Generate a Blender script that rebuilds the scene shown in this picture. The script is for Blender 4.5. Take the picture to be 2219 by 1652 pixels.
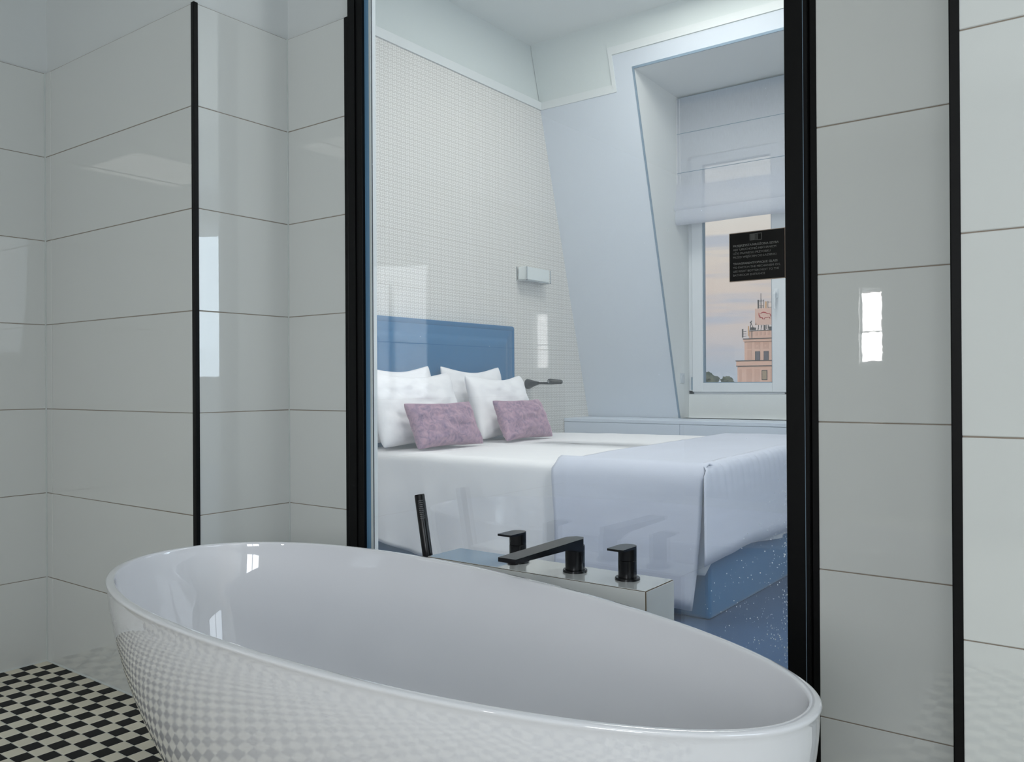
import bpy, bmesh, math, random
from mathutils import Vector, Matrix, noise
random.seed(7)
for o in list(bpy.data.objects): bpy.data.objects.remove(o)
S = bpy.context.scene
COL = S.collection
PI = math.pi

# ------------------------------------------------------------------ camera
F_PX, YAW, PITCH, ROLL, CAM_H = 1814.32, 0.640567, 0.0022471, -0.00584765, 0.98314
cd = bpy.data.cameras.new('camera'); cam = bpy.data.objects.new('camera', cd); COL.objects.link(cam)
cd.sensor_fit = 'HORIZONTAL'; cd.sensor_width = 36.0; cd.lens = 36.0*F_PX/2219; cd.clip_start = .02; cd.clip_end = 3000
fw = Vector((-math.sin(YAW)*math.cos(PITCH), math.cos(YAW)*math.cos(PITCH), math.sin(PITCH)))
rt = Vector((math.cos(YAW), math.sin(YAW), 0)); up = rt.cross(fw)
r2 = rt*math.cos(ROLL)+up*math.sin(ROLL); u2 = -rt*math.sin(ROLL)+up*math.cos(ROLL)
M = Matrix.Identity(4)
for i in range(3): M[i][0] = r2[i]; M[i][1] = u2[i]; M[i][2] = -fw[i]
cam.matrix_world = Matrix.Translation((0, 0, CAM_H)) @ M
S.camera = cam

# ------------------------------------------------------------------ exposure
S.view_settings.view_transform = 'Standard'; S.view_settings.look = 'None'
S.view_settings.gamma = 1; S.view_settings.use_curve_mapping = False
S.view_settings.exposure = 0.0

# ------------------------------------------------------------------ sky: dusk, pink above, grey blue at the horizon, long thin clouds
w = bpy.data.worlds.new('sky'); S.world = w; w.use_nodes = True
nt = w.node_tree; nt.nodes.clear()
N = nt.nodes.new; L = nt.links.new
tc = N('ShaderNodeTexCoord'); sep = N('ShaderNodeSeparateXYZ'); L(tc.outputs['Generated'], sep.inputs[0])
rmp = N('ShaderNodeValToRGB'); L(sep.outputs['Z'], rmp.inputs[0])
cr = rmp.color_ramp
def lin(c): return tuple(((v/255+.055)/1.055)**2.4 if v > 10 else v/255/12.92 for v in c)+(1,)
cr.elements[0].position = 0.0; cr.elements[0].color = lin((160, 166, 176))
cr.elements[1].position = 1.0; cr.elements[1].color = lin((150, 175, 205))
for pos, c in ((.018, (166, 168, 176)), (.045, (182, 172, 172)), (.08, (198, 178, 168)), (.13, (204, 186, 174)), (.20, (214, 204, 194)), (.45, (190, 198, 208))):
    e = cr.elements.new(pos); e.color = lin(c)
mp = N('ShaderNodeMapping'); mp.inputs['Scale'].default_value = (3.0, 3.0, 42.0); L(tc.outputs['Generated'], mp.inputs[0])
nz = N('ShaderNodeTexNoise'); nz.inputs['Scale'].default_value = 1.6; nz.inputs['Detail'].default_value = 5; L(mp.outputs[0], nz.inputs[0])
r3 = N('ShaderNodeValToRGB'); L(nz.outputs[0], r3.inputs[0])
r3.color_ramp.elements[0].position = .52; r3.color_ramp.elements[0].color = (0, 0, 0, 1)
r3.color_ramp.elements[1].position = .68; r3.color_ramp.elements[1].color = (.75, .75, .75, 1)
mx = N('ShaderNodeMixRGB'); L(r3.outputs[0], mx.inputs[0]); L(rmp.outputs[0], mx.inputs[1]); mx.inputs[2].default_value = lin((160, 164, 178))
bg = N('ShaderNodeBackground'); L(mx.outputs[0], bg.inputs[0]); bg.inputs[1].default_value = 1.3
ow = N('ShaderNodeOutputWorld'); L(bg.outputs[0], ow.inputs[0])

# ------------------------------------------------------------------ lights
def area(name, loc, target, sx, sy, power, color, spread=PI):
    l = bpy.data.lights.new(name, 'AREA'); l.shape = 'RECTANGLE'; l.size = sx; l.size_y = sy
    l.energy = power; l.color = color; l.spread = spread
    o = bpy.data.objects.new(name, l); COL.objects.link(o); o.location = loc
    o.rotation_euler = (Vector(target)-Vector(loc)).to_track_quat('-Z', 'Y').to_euler()
    return o
sd = bpy.data.lights.new('evening_sun', 'SUN'); sd.energy = 1.7; sd.angle = .05; sd.color = (1, .74, .60)
so = bpy.data.objects.new('evening_sun', sd); COL.objects.link(so); so.rotation_euler = (math.radians(70), 0, math.radians(-28))
# daylight through the second dormer, right of the view, and fill lights added in the two rooms
area('dormer_daylight', (4.2, 6.12, 1.9), (2.2, 3.2, .9), 1.5, 1.7, 60, (.80, .90, 1.0))
area('bedroom_top_fill', (-2.1, 4.35, 3.53), (-2.1, 4.35, 0), 1.0, 1.0, 38, (1.0, .95, .88))  # added overhead fill for the top of the bed, no fitting
area('bedroom_up_fill', (2.7, 3.0, 1.7), (2.7, 3.0, 3.5), .9, .9, 120, (1.0, .97, .93))  # unseen upward fill, added to brighten the ceiling and bounce evenly
area('bedroom_front_fill', (-.12, 1.93, 2.0), (-2.4, 3.8, .7), .4, 1.3, 40, (1.0, .97, .94))  # fill added behind the partition for the near side of the bed
area('bedroom_side_fill', (-2.75, 1.93, 1.9), (-2.3, 4.0, .4), .5, .9, 20, (1.0, .96, .92))  # second added fill, hidden by the left partition, for bed side and pillows
area('bathroom_window_daylight', (1.60, .1, 1.75), (-1.9, 1.1, .6), 1.2, 1.0, 12, (.74, .88, 1.0))
area('bathroom_rear_daylight', (.45, -3.27, 1.55), (-.3, 1.5, 1.0), 1.15, 1.5, 48, (.90, .95, 1.0))
area('bathroom_top_fill', (.1, -.9, 2.72), (.1, -.9, 0), .8, .8, 10, (1.0, .97, .92))  # soft overhead fill added out of view, no fitting
area('rear_window_daylight', (-1.605, -3.26, 1.39), (-1.605, 0, 1.39), .14, .52, 4.5, (1.0, .97, .95))

# ------------------------------------------------------------------ materials
def mat(name, color=(.8, .8, .8), rough=.5, metal=0, spec=.5, bump=None, vary=None, coat=0, sheen=0, sub=None, lincol=False):
    m = bpy.data.materials.new(name); m.use_nodes = True
    t = m.node_tree; b = t.nodes['Principled BSDF']
    c = color if lincol else lin(color)[:3]
    b.inputs['Base Color'].default_value = (*c[:3], 1)
    b.inputs['Roughness'].default_value = rough; b.inputs['Metallic'].default_value = metal
    b.inputs['Specular IOR Level'].default_value = spec
    b.inputs['Coat Weight'].default_value = coat; b.inputs['Coat Roughness'].default_value = .01
    b.inputs['Sheen Weight'].default_value = sheen; b.inputs['Sheen Roughness'].default_value = .4
    tcn = t.nodes.new('ShaderNodeTexCoord')
    if vary:   # (scale, amount, detail, stretch)
        sc, am, de, st = vary
        mpn = t.nodes.new('ShaderNodeMapping'); mpn.inputs['Scale'].default_value = st; t.links.new(tcn.outputs['Object'], mpn.inputs[0])
        n = t.nodes.new('ShaderNodeTexNoise'); n.inputs['Scale'].default_value = sc; n.inputs['Detail'].default_value = de; t.links.new(mpn.outputs[0], n.inputs[0])
        h = t.nodes.new('ShaderNodeMixRGB'); t.links.new(n.outputs[0], h.inputs[0])
        h.inputs[1].default_value = (*[v*(1-am) for v in c[:3]], 1); h.inputs[2].default_value = (*[min(1, v*(1+am)) for v in c[:3]], 1)
        t.links.new(h.outputs[0], b.inputs['Base Color'])
    if bump:   # (scale, strength, distance, stretch)
        sc, stg, di, st = bump
        mpn = t.nodes.new('ShaderNodeMapping'); mpn.inputs['Scale'].default_value = st; t.links.new(tcn.outputs['Object'], mpn.inputs[0])
        n = t.nodes.new('ShaderNodeTexNoise'); n.inputs['Scale'].default_value = sc; n.inputs['Detail'].default_value = 3; t.links.new(mpn.outputs[0], n.inputs[0])
        bp = t.nodes.new('ShaderNodeBump'); bp.inputs['Strength'].default_value = stg; bp.inputs['Distance'].default_value = di
        t.links.new(n.outputs[0], bp.inputs['Height']); t.links.new(bp.outputs[0], b.inputs['Normal'])
    return m
one = (1, 1, 1)
M_tile = mat('glazed_tile', (214, 216, 214), .012, spec=.6, coat=.35, bump=(30, .009, .004, one), vary=(1.2, .02, 2, one))
M_ledge = mat('polished_ledge_tile', (216, 218, 216), .01, spec=.9, coat=1.0, vary=(1.2, .02, 2, one))
M_grout = mat('wall_grout', (146, 134, 122), .85, bump=(200, .2, .001, one))
M_paint = mat('white_paint', (215, 218, 218), .7, bump=(150, .08, .001, one))
M_upper = mat('grey_green_paint', (206, 213, 212), .75, bump=(150, .08, .001, one))
M_rail = mat('picture_rail_paint', (216, 220, 220), .5, vary=(3, .02, 2, one))
M_ceil = mat('ceiling_paint', (222, 226, 224), .8, bump=(90, .05, .001, one))
M_acryl = mat('bath_acrylic', (232, 232, 236), .01, spec=.75, coat=.5, vary=(3, .01, 2, one))
M_black = mat('black_metal', (5, 5, 6), .45, spec=.25, metal=.3, bump=(300, .05, .0005, one))
M_frame = mat('black_anodised_frame', (5, 5, 6), .45, spec=.3, metal=.4, vary=(60, .5, 5, (1, 1, .3)), bump=(120, .1, .0006, one))
M_tap = mat('black_tap_metal', (14, 15, 18), .24, metal=.35, vary=(40, .15, 2, one))
M_nozz = mat('silicone_nozzle', (150, 152, 155), .5, vary=(100, .1, 2, one))
M_blk = mat('black_floor_tile', (6, 6, 7), .5, spec=.2, vary=(30, .3, 3, one))
M_bei = mat('beige_floor_tile', (232, 225, 206), .45, vary=(14, .12, 4, one), bump=(120, .06, .0005, one))
M_fgr = mat('floor_grout', (216, 216, 206), .9, vary=(60, .15, 3, one))
M_sil = mat('white_silicone', (205, 210, 208), .35, vary=(20, .05, 2, one))
M_brn = mat('brown_joint', (96, 78, 58), .8, vary=(90, .4, 3, one))
M_sheet = mat('white_linen', (232, 231, 233), .85, sheen=.15, bump=(7, .5, .018, (1, 1, .6)), vary=(2, .02, 2, one))
M_pil = mat('white_pillow_linen', (234, 233, 236), .85, sheen=.15, bump=(9, .7, .018, (1, .7, 1)))
M_run = mat('pale_blue_grey_runner', (198, 202, 216), .8, sheen=.2, bump=(260, .35, .002, (1, 1, 3)), vary=(9, .06, 5, (.4, .4, 4)))
M_foot = mat('foot_linen', (205, 208, 220), .85, sheen=.1, bump=(10, .3, .01, one))
M_velv = mat('blue_upholstery', (24, 98, 144), .75, sheen=.35, bump=(420, .3, .001, one), vary=(120, .12, 3, (1, 1, .15)))
M_carp = mat('blue_carpet', (22, 66, 108), .95, sheen=.2, bump=(300, .5, .004, one), vary=(90, .25, 4, one))
M_white = mat('white_lacquer', (208, 217, 229), .35, vary=(2, .02, 2, one))
M_upvc = mat('white_window_profile', (214, 218, 222), .3, vary=(3, .02, 2, one))
M_strip = mat('blue_edge_tape', (98, 138, 170), .35, vary=(3, .08, 3, (1, 1, .3)))
M_bead = mat('grey_corner_bead', (120, 142, 160), .5, vary=(8, .08, 2, one))
M_chr = mat('chrome', (200, 205, 208), .12, metal=1, vary=(8, .05, 2, one))
M_opal = mat('opal_acrylic', (214, 220, 220), .3, vary=(5, .02, 2, one))
M_soc = mat('socket_plastic', (190, 196, 202), .3, vary=(9, .02, 2, one))
M_ston = mat('pink_render', (222, 190, 172), .9, vary=(.5, .07, 5, one), bump=(4, .3, .05, one))
M_stod = mat('pink_render_recess_shade', (208, 174, 156), .9, vary=(.6, .08, 5, one))  # darker copy of the render, recess shade put into the colour
M_dark = mat('dark_metal', (34, 32, 34), .6, vary=(3, .3, 3, one))
M_yel = mat('ochre_antenna_panel', (206, 164, 112), .6, vary=(3, .1, 3, one))
M_sign = mat('rooftop_sign_face', (220, 192, 178), .7, vary=(.8, .04, 3, one))
M_red = mat('red_sign_letters', (176, 22, 34), .6, vary=(2, .1, 2, one))
M_wgl = mat('far_window_glass', (96, 94, 104), .15, vary=(.8, .3, 2, one))
M_wgl2 = mat('far_window_blind', (150, 138, 112), .4, vary=(1, .15, 2, (1, 1, 4)))
M_leaf = mat('distant_foliage', (92, 100, 74), .95, vary=(.12, .4, 6, one))
M_gnd = mat('distant_ground', (92, 92, 84), .95, vary=(.05, .3, 5, one))
M_roof = mat('facade_plaster', (170, 170, 168), .9, vary=(1, .1, 4, one))

def wallpaper(name):
    m = mat(name, (206, 207, 206), .6, sheen=.1); t = m.node_tree; b = t.nodes['Principled BSDF']
    tcn = t.nodes.new('ShaderNodeTexCoord'); sp = t.nodes.new('ShaderNodeSeparateXYZ'); t.links.new(tcn.outputs['Object'], sp.inputs[0])
    def mth(op, a, bb=None, c=None):
        n = t.nodes.new('ShaderNodeMath'); n.operation = op
        for i, v in enumerate((a, bb, c)):
            if v is None: continue
            if isinstance(v, (int, float)): n.inputs[i].default_value = v
            else: t.links.new(v, n.inputs[i])
        return n.outputs[0]
    h = mth('ADD', sp.outputs['X'], sp.outputs['Y']); z = sp.outputs['Z']
    # basket weave: short upright and level bars alternate cell by cell, each bar slightly curved
    sz = .0185
    u = mth('MULTIPLY', h, 1/sz); v = mth('MULTIPLY', z, 1/sz)
    u2 = mth('ADD', u, mth('MULTIPLY', mth('SINE', mth('MULTIPLY', v, PI)), .16)); v2 = mth('ADD', v, mth('MULTIPLY', mth('SINE', mth('MULTIPLY', u, PI)), .16))
    par = mth('FLOORED_MODULO', mth('ADD', mth('FLOOR', u), mth('FLOOR', v)), 2.0)
    fu = mth('ABSOLUTE', mth('SUBTRACT', mth('FRACT', u2), .5)); fv = mth('ABSOLUTE', mth('SUBTRACT', mth('FRACT', v2), .5))
    val = mth('ADD', mth('MULTIPLY', par, fu), mth('MULTIPLY', mth('SUBTRACT', 1.0, par), fv))
    g2 = mth('GREATER_THAN', val, .20)
    mxn = t.nodes.new('ShaderNodeMixRGB'); t.links.new(g2, mxn.inputs[0])
    mxn.inputs[1].default_value = lin((226, 224, 220)); mxn.inputs[2].default_value = lin((196, 194, 190))
    t.links.new(mxn.outputs[0], b.inputs['Base Color'])
    bp = t.nodes.new('ShaderNodeBump'); bp.inputs['Strength'].default_value = .25; bp.inputs['Distance'].default_value = .001; bp.invert = True
    t.links.new(g2, bp.inputs['Height']); t.links.new(bp.outputs[0], b.inputs['Normal'])
    return m
M_wp = wallpaper('patterned_wallpaper')
M_wp2 = mat('fine_textured_wallpaper', (203, 210, 219), .75, bump=(420, .5, .0012, one), vary=(500, .06, 2, one))  # bluish glare on the sloping wall is put into this base colour

def mauve():
    m = mat('mauve_velvet', (150, 118, 140), .7, sheen=.8, bump=(26, .5, .006, one)); t = m.node_tree; b = t.nodes['Principled BSDF']
    tcn = t.nodes.new('ShaderNodeTexCoord'); n = t.nodes.new('ShaderNodeTexNoise'); n.inputs['Scale'].default_value = 28; n.inputs['Detail'].default_value = 9; n.inputs['Roughness'].default_value = .7; n.inputs['Distortion'].default_value = 1.2
    t.links.new(tcn.outputs['Object'], n.inputs[0])
    r = t.nodes.new('ShaderNodeValToRGB'); t.links.new(n.outputs[0], r.inputs[0])
    r.color_ramp.elements[0].position = .30; r.color_ramp.elements[0].color = lin((92, 80, 114))
    r.color_ramp.elements[1].position = .62; r.color_ramp.elements[1].color = lin((170, 138, 154))
    t.links.new(r.outputs[0], b.inputs['Base Color'])
    b.inputs['Sheen Tint'].default_value = (*lin((225, 190, 200))[:3], 1)
    return m
M_mauve = mauve()

def glassmat(name, tint, f0=.05, haze=0.0):
    m = bpy.data.materials.new(name); m.use_nodes = True; t = m.node_tree; t.nodes.clear()
    n = t.nodes.new; l = t.links.new
    geo = n('ShaderNodeNewGeometry'); dot = n('ShaderNodeVectorMath'); dot.operation = 'DOT_PRODUCT'
    l(geo.outputs['Incoming'], dot.inputs[0]); l(geo.outputs['Normal'], dot.inputs[1])
    ab = n('ShaderNodeMath'); ab.operation = 'ABSOLUTE'; l(dot.outputs['Value'], ab.inputs[0])
    om = n('ShaderNodeMath'); om.operation = 'SUBTRACT'; om.inputs[0].default_value = 1; l(ab.outputs[0], om.inputs[1])
    pw = n('ShaderNodeMath'); pw.operation = 'POWER'; l(om.outputs[0], pw.inputs[0]); pw.inputs[1].default_value = 5
    ma = n('ShaderNodeMath'); ma.operation = 'MULTIPLY_ADD'; l(pw.outputs[0], ma.inputs[0]); ma.inputs[1].default_value = 1-f0; ma.inputs[2].default_value = f0
    tr = n('ShaderNodeBsdfTransparent'); tr.inputs[0].default_value = (*tint, 1)
    gl = n('ShaderNodeBsdfGlossy'); gl.inputs['Roughness'].default_value = 0.0; gl.inputs[0].default_value = (1, 1, 1, 1)
    mxs = n('ShaderNodeMixShader'); l(ma.outputs[0], mxs.inputs[0]); l(tr.outputs[0], mxs.inputs[1]); l(gl.outputs[0], mxs.inputs[2])
    out = n('ShaderNodeOutputMaterial')
    if haze:
        df = n('ShaderNodeBsdfTranslucent'); df.inputs[0].default_value = (.8, .88, 1, 1)
        m2 = n('ShaderNodeMixShader'); m2.inputs[0].default_value = haze; l(mxs.outputs[0], m2.inputs[1]); l(df.outputs[0], m2.inputs[2]); l(m2.outputs[0], out.inputs[0])
    else: l(mxs.outputs[0], out.inputs[0])
    return m
M_glass = glassmat('smart_glass', (.95, .985, 1.0), .09, .03)
M_wglass = glassmat('window_glass', (.98, .985, .985), .03)
M_drop = mat('water_spot', (225, 235, 245), .3, vary=(200, .1, 2, one))

def blindmat():
    m = bpy.data.materials.new('roman_blind_fabric'); m.use_nodes = True; t = m.node_tree; t.nodes.clear(); n = t.nodes.new; l = t.links.new
    tcn = n('ShaderNodeTexCoord'); mpn = n('ShaderNodeMapping'); mpn.inputs['Scale'].default_value = (1, 1, .1); l(tcn.outputs['Object'], mpn.inputs[0])
    nz = n('ShaderNodeTexNoise'); nz.inputs['Scale'].default_value = 350; l(mpn.outputs[0], nz.inputs[0])
    mr = n('ShaderNodeMapRange'); mr.inputs[3].default_value = .22; mr.inputs[4].default_value = .42; l(nz.outputs[0], mr.inputs[0])
    d = n('ShaderNodeBsdfDiffuse'); d.inputs[0].default_value = (.74, .78, .86, 1)
    tl = n('ShaderNodeBsdfTranslucent'); tl.inputs[0].default_value = (.80, .80, .84, 1)
    m1 = n('ShaderNodeMixShader'); m1.inputs[0].default_value = .5; l(d.outputs[0], m1.inputs[1]); l(tl.outputs[0], m1.inputs[2])
    tp = n('ShaderNodeBsdfTransparent'); m2 = n('ShaderNodeMixShader'); l(mr.outputs[0], m2.inputs[0]); l(m1.outputs[0], m2.inputs[1]); l(tp.outputs[0], m2.inputs[2])
    out = n('ShaderNodeOutputMaterial'); l(m2.outputs[0], out.inputs[0]); return m
M_blind = blindmat()
def signmat():
    m = mat('black_acrylic_plate', (6, 5, 5), .25, spec=.3, vary=(30, .3, 2, one)); return m
M_plate = signmat(); M_ink = mat('grey_print', (98, 98, 96), .5, vary=(200, .1, 2, one)); M_edge = mat('plate_edge_flare', (150, 135, 120), .3, vary=(90, .2, 2, one))

# ------------------------------------------------------------------ helpers
def link(name, me, m, parent=None, smooth=False):
    o = bpy.data.objects.new(name, me); COL.objects.link(o)
    if m is not None and not me.materials: me.materials.append(m)
    if parent is not None: o.parent = parent
    if smooth:
        for p in me.polygons: p.use_smooth = True
    return o
def fin(name, bm, m, parent=None, smooth=False, angle=None):
    bmesh.ops.recalc_face_normals(bm, faces=bm.faces)
    me = bpy.data.meshes.new(name); bm.to_mesh(me); bm.free()
    o = link(name, me, m, parent, smooth or angle is not None)
    if angle is not None:
        try: me.set_sharp_from_angle(angle=angle)
        except Exception: pass
    return o
def bx(bm, x0, x1, y0, y1, z0, z1, bev=0, seg=1):
    c = [bm.verts.new((x, y, z)) for x in (x0, x1) for y in (y0, y1) for z in (z0, z1)]
    fs = [(0, 1, 3, 2), (4, 6, 7, 5), (0, 4, 5, 1), (2, 3, 7, 6), (0, 2, 6, 4), (1, 5, 7, 3)]
    f = [bm.faces.new([c[i] for i in q]) for q in fs]
    if bev:
        bmesh.ops.recalc_face_normals(bm, faces=f)
        es = list({e for q in f for e in q.edges})
        bmesh.ops.bevel(bm, geom=es, offset=bev, segments=seg, affect='EDGES', profile=.5)
    return bm
def box(name, x0, x1, y0, y1, z0, z1, m, parent=None, bev=0, seg=1):
    return fin(name, bx(bmesh.new(), x0, x1, y0, y1, z0, z1, bev, seg), m, parent)
def hexa(bm, p):   # 8 points: bottom ring 0-3, top ring 4-7
    v = [bm.verts.new(q) for q in p]
    for q in ((0, 1, 2, 3), (4, 5, 6, 7), (0, 1, 5, 4), (1, 2, 6, 5), (2, 3, 7, 6), (3, 0, 4, 7)): bm.faces.new([v[i] for i in q])
    return bm
def rings(bm, rr, closed=True, capa=False, capb=False):
    vs = [[bm.verts.new(p) for p in r] for r in rr]
    n = len(vs[0])
    for a, b in zip(vs, vs[1:]):
        for i in range(n if closed else n-1):
            j = (i+1) % n
            bm.faces.new((a[i], a[j], b[j], b[i]))
    if capa: bm.faces.new(vs[0][::-1])
    if capb: bm.faces.new(vs[-1])
    return vs
def tube(bm, pts, rad, n=12, capped=True, sq=(1, 1)):
    pts = [Vector(p) for p in pts]; rad = rad if isinstance(rad, (list, tuple)) else [rad]*len(pts)
    rr = []; ref = None
    for i, p in enumerate(pts):
        d = (pts[min(i+1, len(pts)-1)]-pts[max(i-1, 0)]).normalized()
        if ref is None: ref = Vector((0, 0, 1)) if abs(d.z) < .9 else Vector((1, 0, 0))
        a = d.cross(ref).normalized(); b = a.cross(d).normalized(); ref = b
        rr.append([p+(a*math.cos(t)*sq[0]+b*math.sin(t)*sq[1])*rad[i] for t in [2*PI*k/n for k in range(n)]])
    rings(bm, rr, True, capped, capped); return bm
def lathe(bm, cx, cy, prof, n=28):
    rr = [[(cx+r*math.cos(2*PI*k/n), cy+r*math.sin(2*PI*k/n), z) for k in range(n)] for r, z in prof]
    rings(bm, rr, True, True, True); return bm
def thing(name, label, cat, loc=(0, 0, 0), group=None):
    o = bpy.data.objects.new(name, None); COL.objects.link(o); o.empty_display_size = .1
    o['label'] = label; o['category'] = cat
    if group: o['group'] = group
    return o
def tag(o, label, cat, group=None):
    o['label'] = label; o['category'] = cat
    if group: o['group'] = group
    return o
def struct(o): o['kind'] = 'structure'; return o
def root(name, label=None):
    o = bpy.data.objects.new(name, None); COL.objects.link(o); o['kind'] = 'structure'
    return o

# ================================================================== SETTING: bathroom
XL, Y1, XC, YG, XT, XA, XD, Y3 = -3.124, 1.405, -2.198, 1.7416, -1.9155, -.5318, -.2185, 1.3868
XR, YB, ZC, ZT = 1.55, -3.2, 2.75, 2.1
T = .012                                          # tile thickness
G = .0022                                         # joint
TILE_CACHE = {}
def tile(parent, axis, c, a0, a1, z0, z1):
    """one glazed wall tile; axis 'y-': face looks to -Y at y=c; 'x+': face looks to +X at x=c"""
    w_, h_ = round(a1-a0-G, 4), round(z1-z0-G, 4); key = (axis, w_, h_)
    if key not in TILE_CACHE:
        bm = bmesh.new()
        if axis == 'y-': bx(bm, -w_/2, w_/2, 0, T+.001, -h_/2, h_/2, .0012)
        elif axis == 'x+': bx(bm, -T-.001, 0, -w_/2, w_/2, -h_/2, h_/2, .0012)
        elif axis == 'z+': bx(bm, -w_/2, w_/2, -h_/2, h_/2, -T-.001, 0, .0012)
        bmesh.ops.recalc_face_normals(bm, faces=bm.faces)
        me = bpy.data.meshes.new('tile'); bm.to_mesh(me); bm.free(); me.materials.append(M_tile); TILE_CACHE[key] = me
    o = bpy.data.objects.new('tile', TILE_CACHE[key]); COL.objects.link(o); o.parent = parent
    j = random.uniform(-.00025, .00025)
    if axis == 'y-': o.location = ((a0+a1)/2, c+j, (z0+z1)/2)
    elif axis == 'x+': o.location = (c+j, (a0+a1)/2, (z0+z1)/2)
    o.rotation_euler = (random.uniform(-.0006, .0006), random.uniform(-.0006, .0006), random.uniform(-.0006, .0006))
    return o
def rows(parent, axis, c, cuts):
    for r in range(7):
        for a0, a1 in zip(cuts, cuts[1:]): tile(parent, axis, c, a0, a1, r*.3, r*.3+.3)

wl = struct(box('wall_left', XL-.30, XL-T, -3.5, 1.9, 0, ZC, M_paint))
rows(wl, 'x+', XL, [-1.295, -.395, .505, Y1])
gl_ = box('grout', XL-T-.004, XL-.0018, -1.295, Y1, 0, ZT, M_grout, wl)
w1 = struct(box('wall_back_left', XL-T, XC-T, Y1+T, Y1+T+.08, 0, ZC, M_paint))
rows(w1, 'y-', Y1, [XL, XL+.043, XC])
box('grout', XL, XC-.0018, Y1+.0018, Y1+T+.004, 0, ZT, M_grout, w1)
w2 = struct(box('wall_niche_left', XC-T-.1, XC-T, Y1+T+.08, YG+.118, 0, ZC, M_paint))
rows(w2, 'x+', XC, [Y1, YG])
box('grout', XC-T-.004, XC-.0018, Y1+.0018, YG, 0, ZT, M_grout, w2)
w3 = struct(box('wall_back_niche_left', XC-T, XT, YG+T, 1.86, 0, 3.55, M_paint))
rows(w3, 'y-', YG, [XC, XT])
box('grout', XC-T, XT-.002, YG+.0018, YG+T+.004, 0, ZT, M_grout, w3)
w4 = struct(box('wall_back_niche_right', XA, XD+.02, YG+T, 1.86, 0, 3.55, M_paint))
rows(w4, 'y-', YG, [XA, XD])
box('grout', XA+.002, XD, YG+.0018, YG+T+.004, 0, ZT, M_grout, w4)
w5 = struct(box('wall_back_right', XD+.004, XR+.3, Y3+T, 1.86, 0, ZC, M_paint))
rows(w5, 'y-', Y3, [XD, XD+.9, XR])
box('grout', XD+.002, XR, Y3+.0018, Y3+T+.004, 0, ZT, M_grout, w5)
rows(w5, 'x+', XR+5, [])  # nothing
w6 = struct(box('wall_above_glass', XT-.02, XA+.02, YG+.0, 1.86, 2.62, 3.55, M_paint))
# upper parts of the partition seen only from the bedroom
struct(box('wall_partition_left', -3.98, XC-T-.1, 1.76, 1.86, 0, 3.55, M_paint))
struct(box('wall_partition_right', XD+.02, 6.0, 1.76, 1.86, 0, 3.55, M_paint))
struct(box('ceiling', XL-.3, XR+.3, YB-.3, 1.86, ZC, ZC+.1, M_ceil))
# right wall with its window, rear wall with a narrow window
wr = bmesh.new()
bx(wr, XR, XR+.25, YB-.3, -.55, 0, ZC); bx(wr, XR, XR+.25, .75, 1.9, 0, ZC); bx(wr, XR, XR+.25, -.55, .75, 0, 1.2); bx(wr, XR, XR+.25, -.55, .75, 2.3, ZC)
struct(fin('wall_right', wr, M_paint))
wb = bmesh.new(); a, b = -1.69, -1.52
bx(wb, XL-.3, a, YB-.25, YB, 0, ZC); bx(wb, b, -.15, YB-.25, YB, 0, ZC); bx(wb, 1.05, XR+.3, YB-.25, YB, 0, ZC); bx(wb, -.15, 1.05, YB-.25, YB, 0, .78); bx(wb, -.15, 1.05, YB-.25, YB, 2.32, ZC); bx(wb, a, b, YB-.25, YB, 0, 1.10); bx(wb, a, b, YB-.25, YB, 1.68, ZC)
struct(fin('wall_rear', wb, M_paint))
wf = root('window_3')
bm = bmesh.new(); bx(bm, a, a+.015, YB-.10, YB-.04, 1.10, 1.68); bx(bm, b-.015, b, YB-.10, YB-.04, 1.10, 1.68); bx(bm, a, b, YB-.10, YB-.04, 1.10, 1.12); bx(bm, a, b, YB-.10, YB-.04, 1.66, 1.68); bx(bm, a, b, YB-.10, YB-.04, 1.345, 1.355)
fin('frame', bm, M_upvc, wf)
wf = root('window_5')
bm = bmesh.new()
for q in ((-.15, -.10), (1.0, 1.05), (.425, .475)): bx(bm, q[0], q[1], YB-.06, YB-.01, .78, 2.32)
for q in ((.78, .83), (2.27, 2.32)): bx(bm, -.15, 1.05, YB-.06, YB-.01, q[0], q[1])
fin('frame', bm, M_upvc, wf)
wf = root('window_2')
bm = bmesh.new()
for q in ((-.55, -.50), (.70, .75), (.08, .13)): bx(bm, XR+.01, XR+.04, q[0], q[1], 1.2, 2.3)
for q in ((1.2, 1.25), (2.25, 2.3)): bx(bm, XR+.01, XR+.04, -.55, .75, q[0], q[1])
fin('frame', bm, M_upvc, wf)

# black corner trims (quadrant profiles)
def trim(name, x, y, z1, sx=-1):
    r = .0125; bm = bmesh.new(); pts = []
    prof = [(x-sx*r, y-.0015), (x, y-.0015), (x+.002*sx, y), (x+.002*sx, y+r), (x-.001*sx, y+r), (x-.001*sx, y+.002), (x-sx*r, y+.002)]
    rr = [[(px, py, z) for px, py in prof] for z in (0, z1)]
    rings(bm, rr, True, True, True)
    o = struct(fin(name, bm, M_black)); return o
trim('trim_1', XC, Y1, ZT+.002, 1)
trim('trim_4', XD, Y3, ZT+.002, -1)
trim('trim_2', XT, YG, ZT-.001, 1)
trim('trim_3', XA, YG, ZT, -1)
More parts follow.
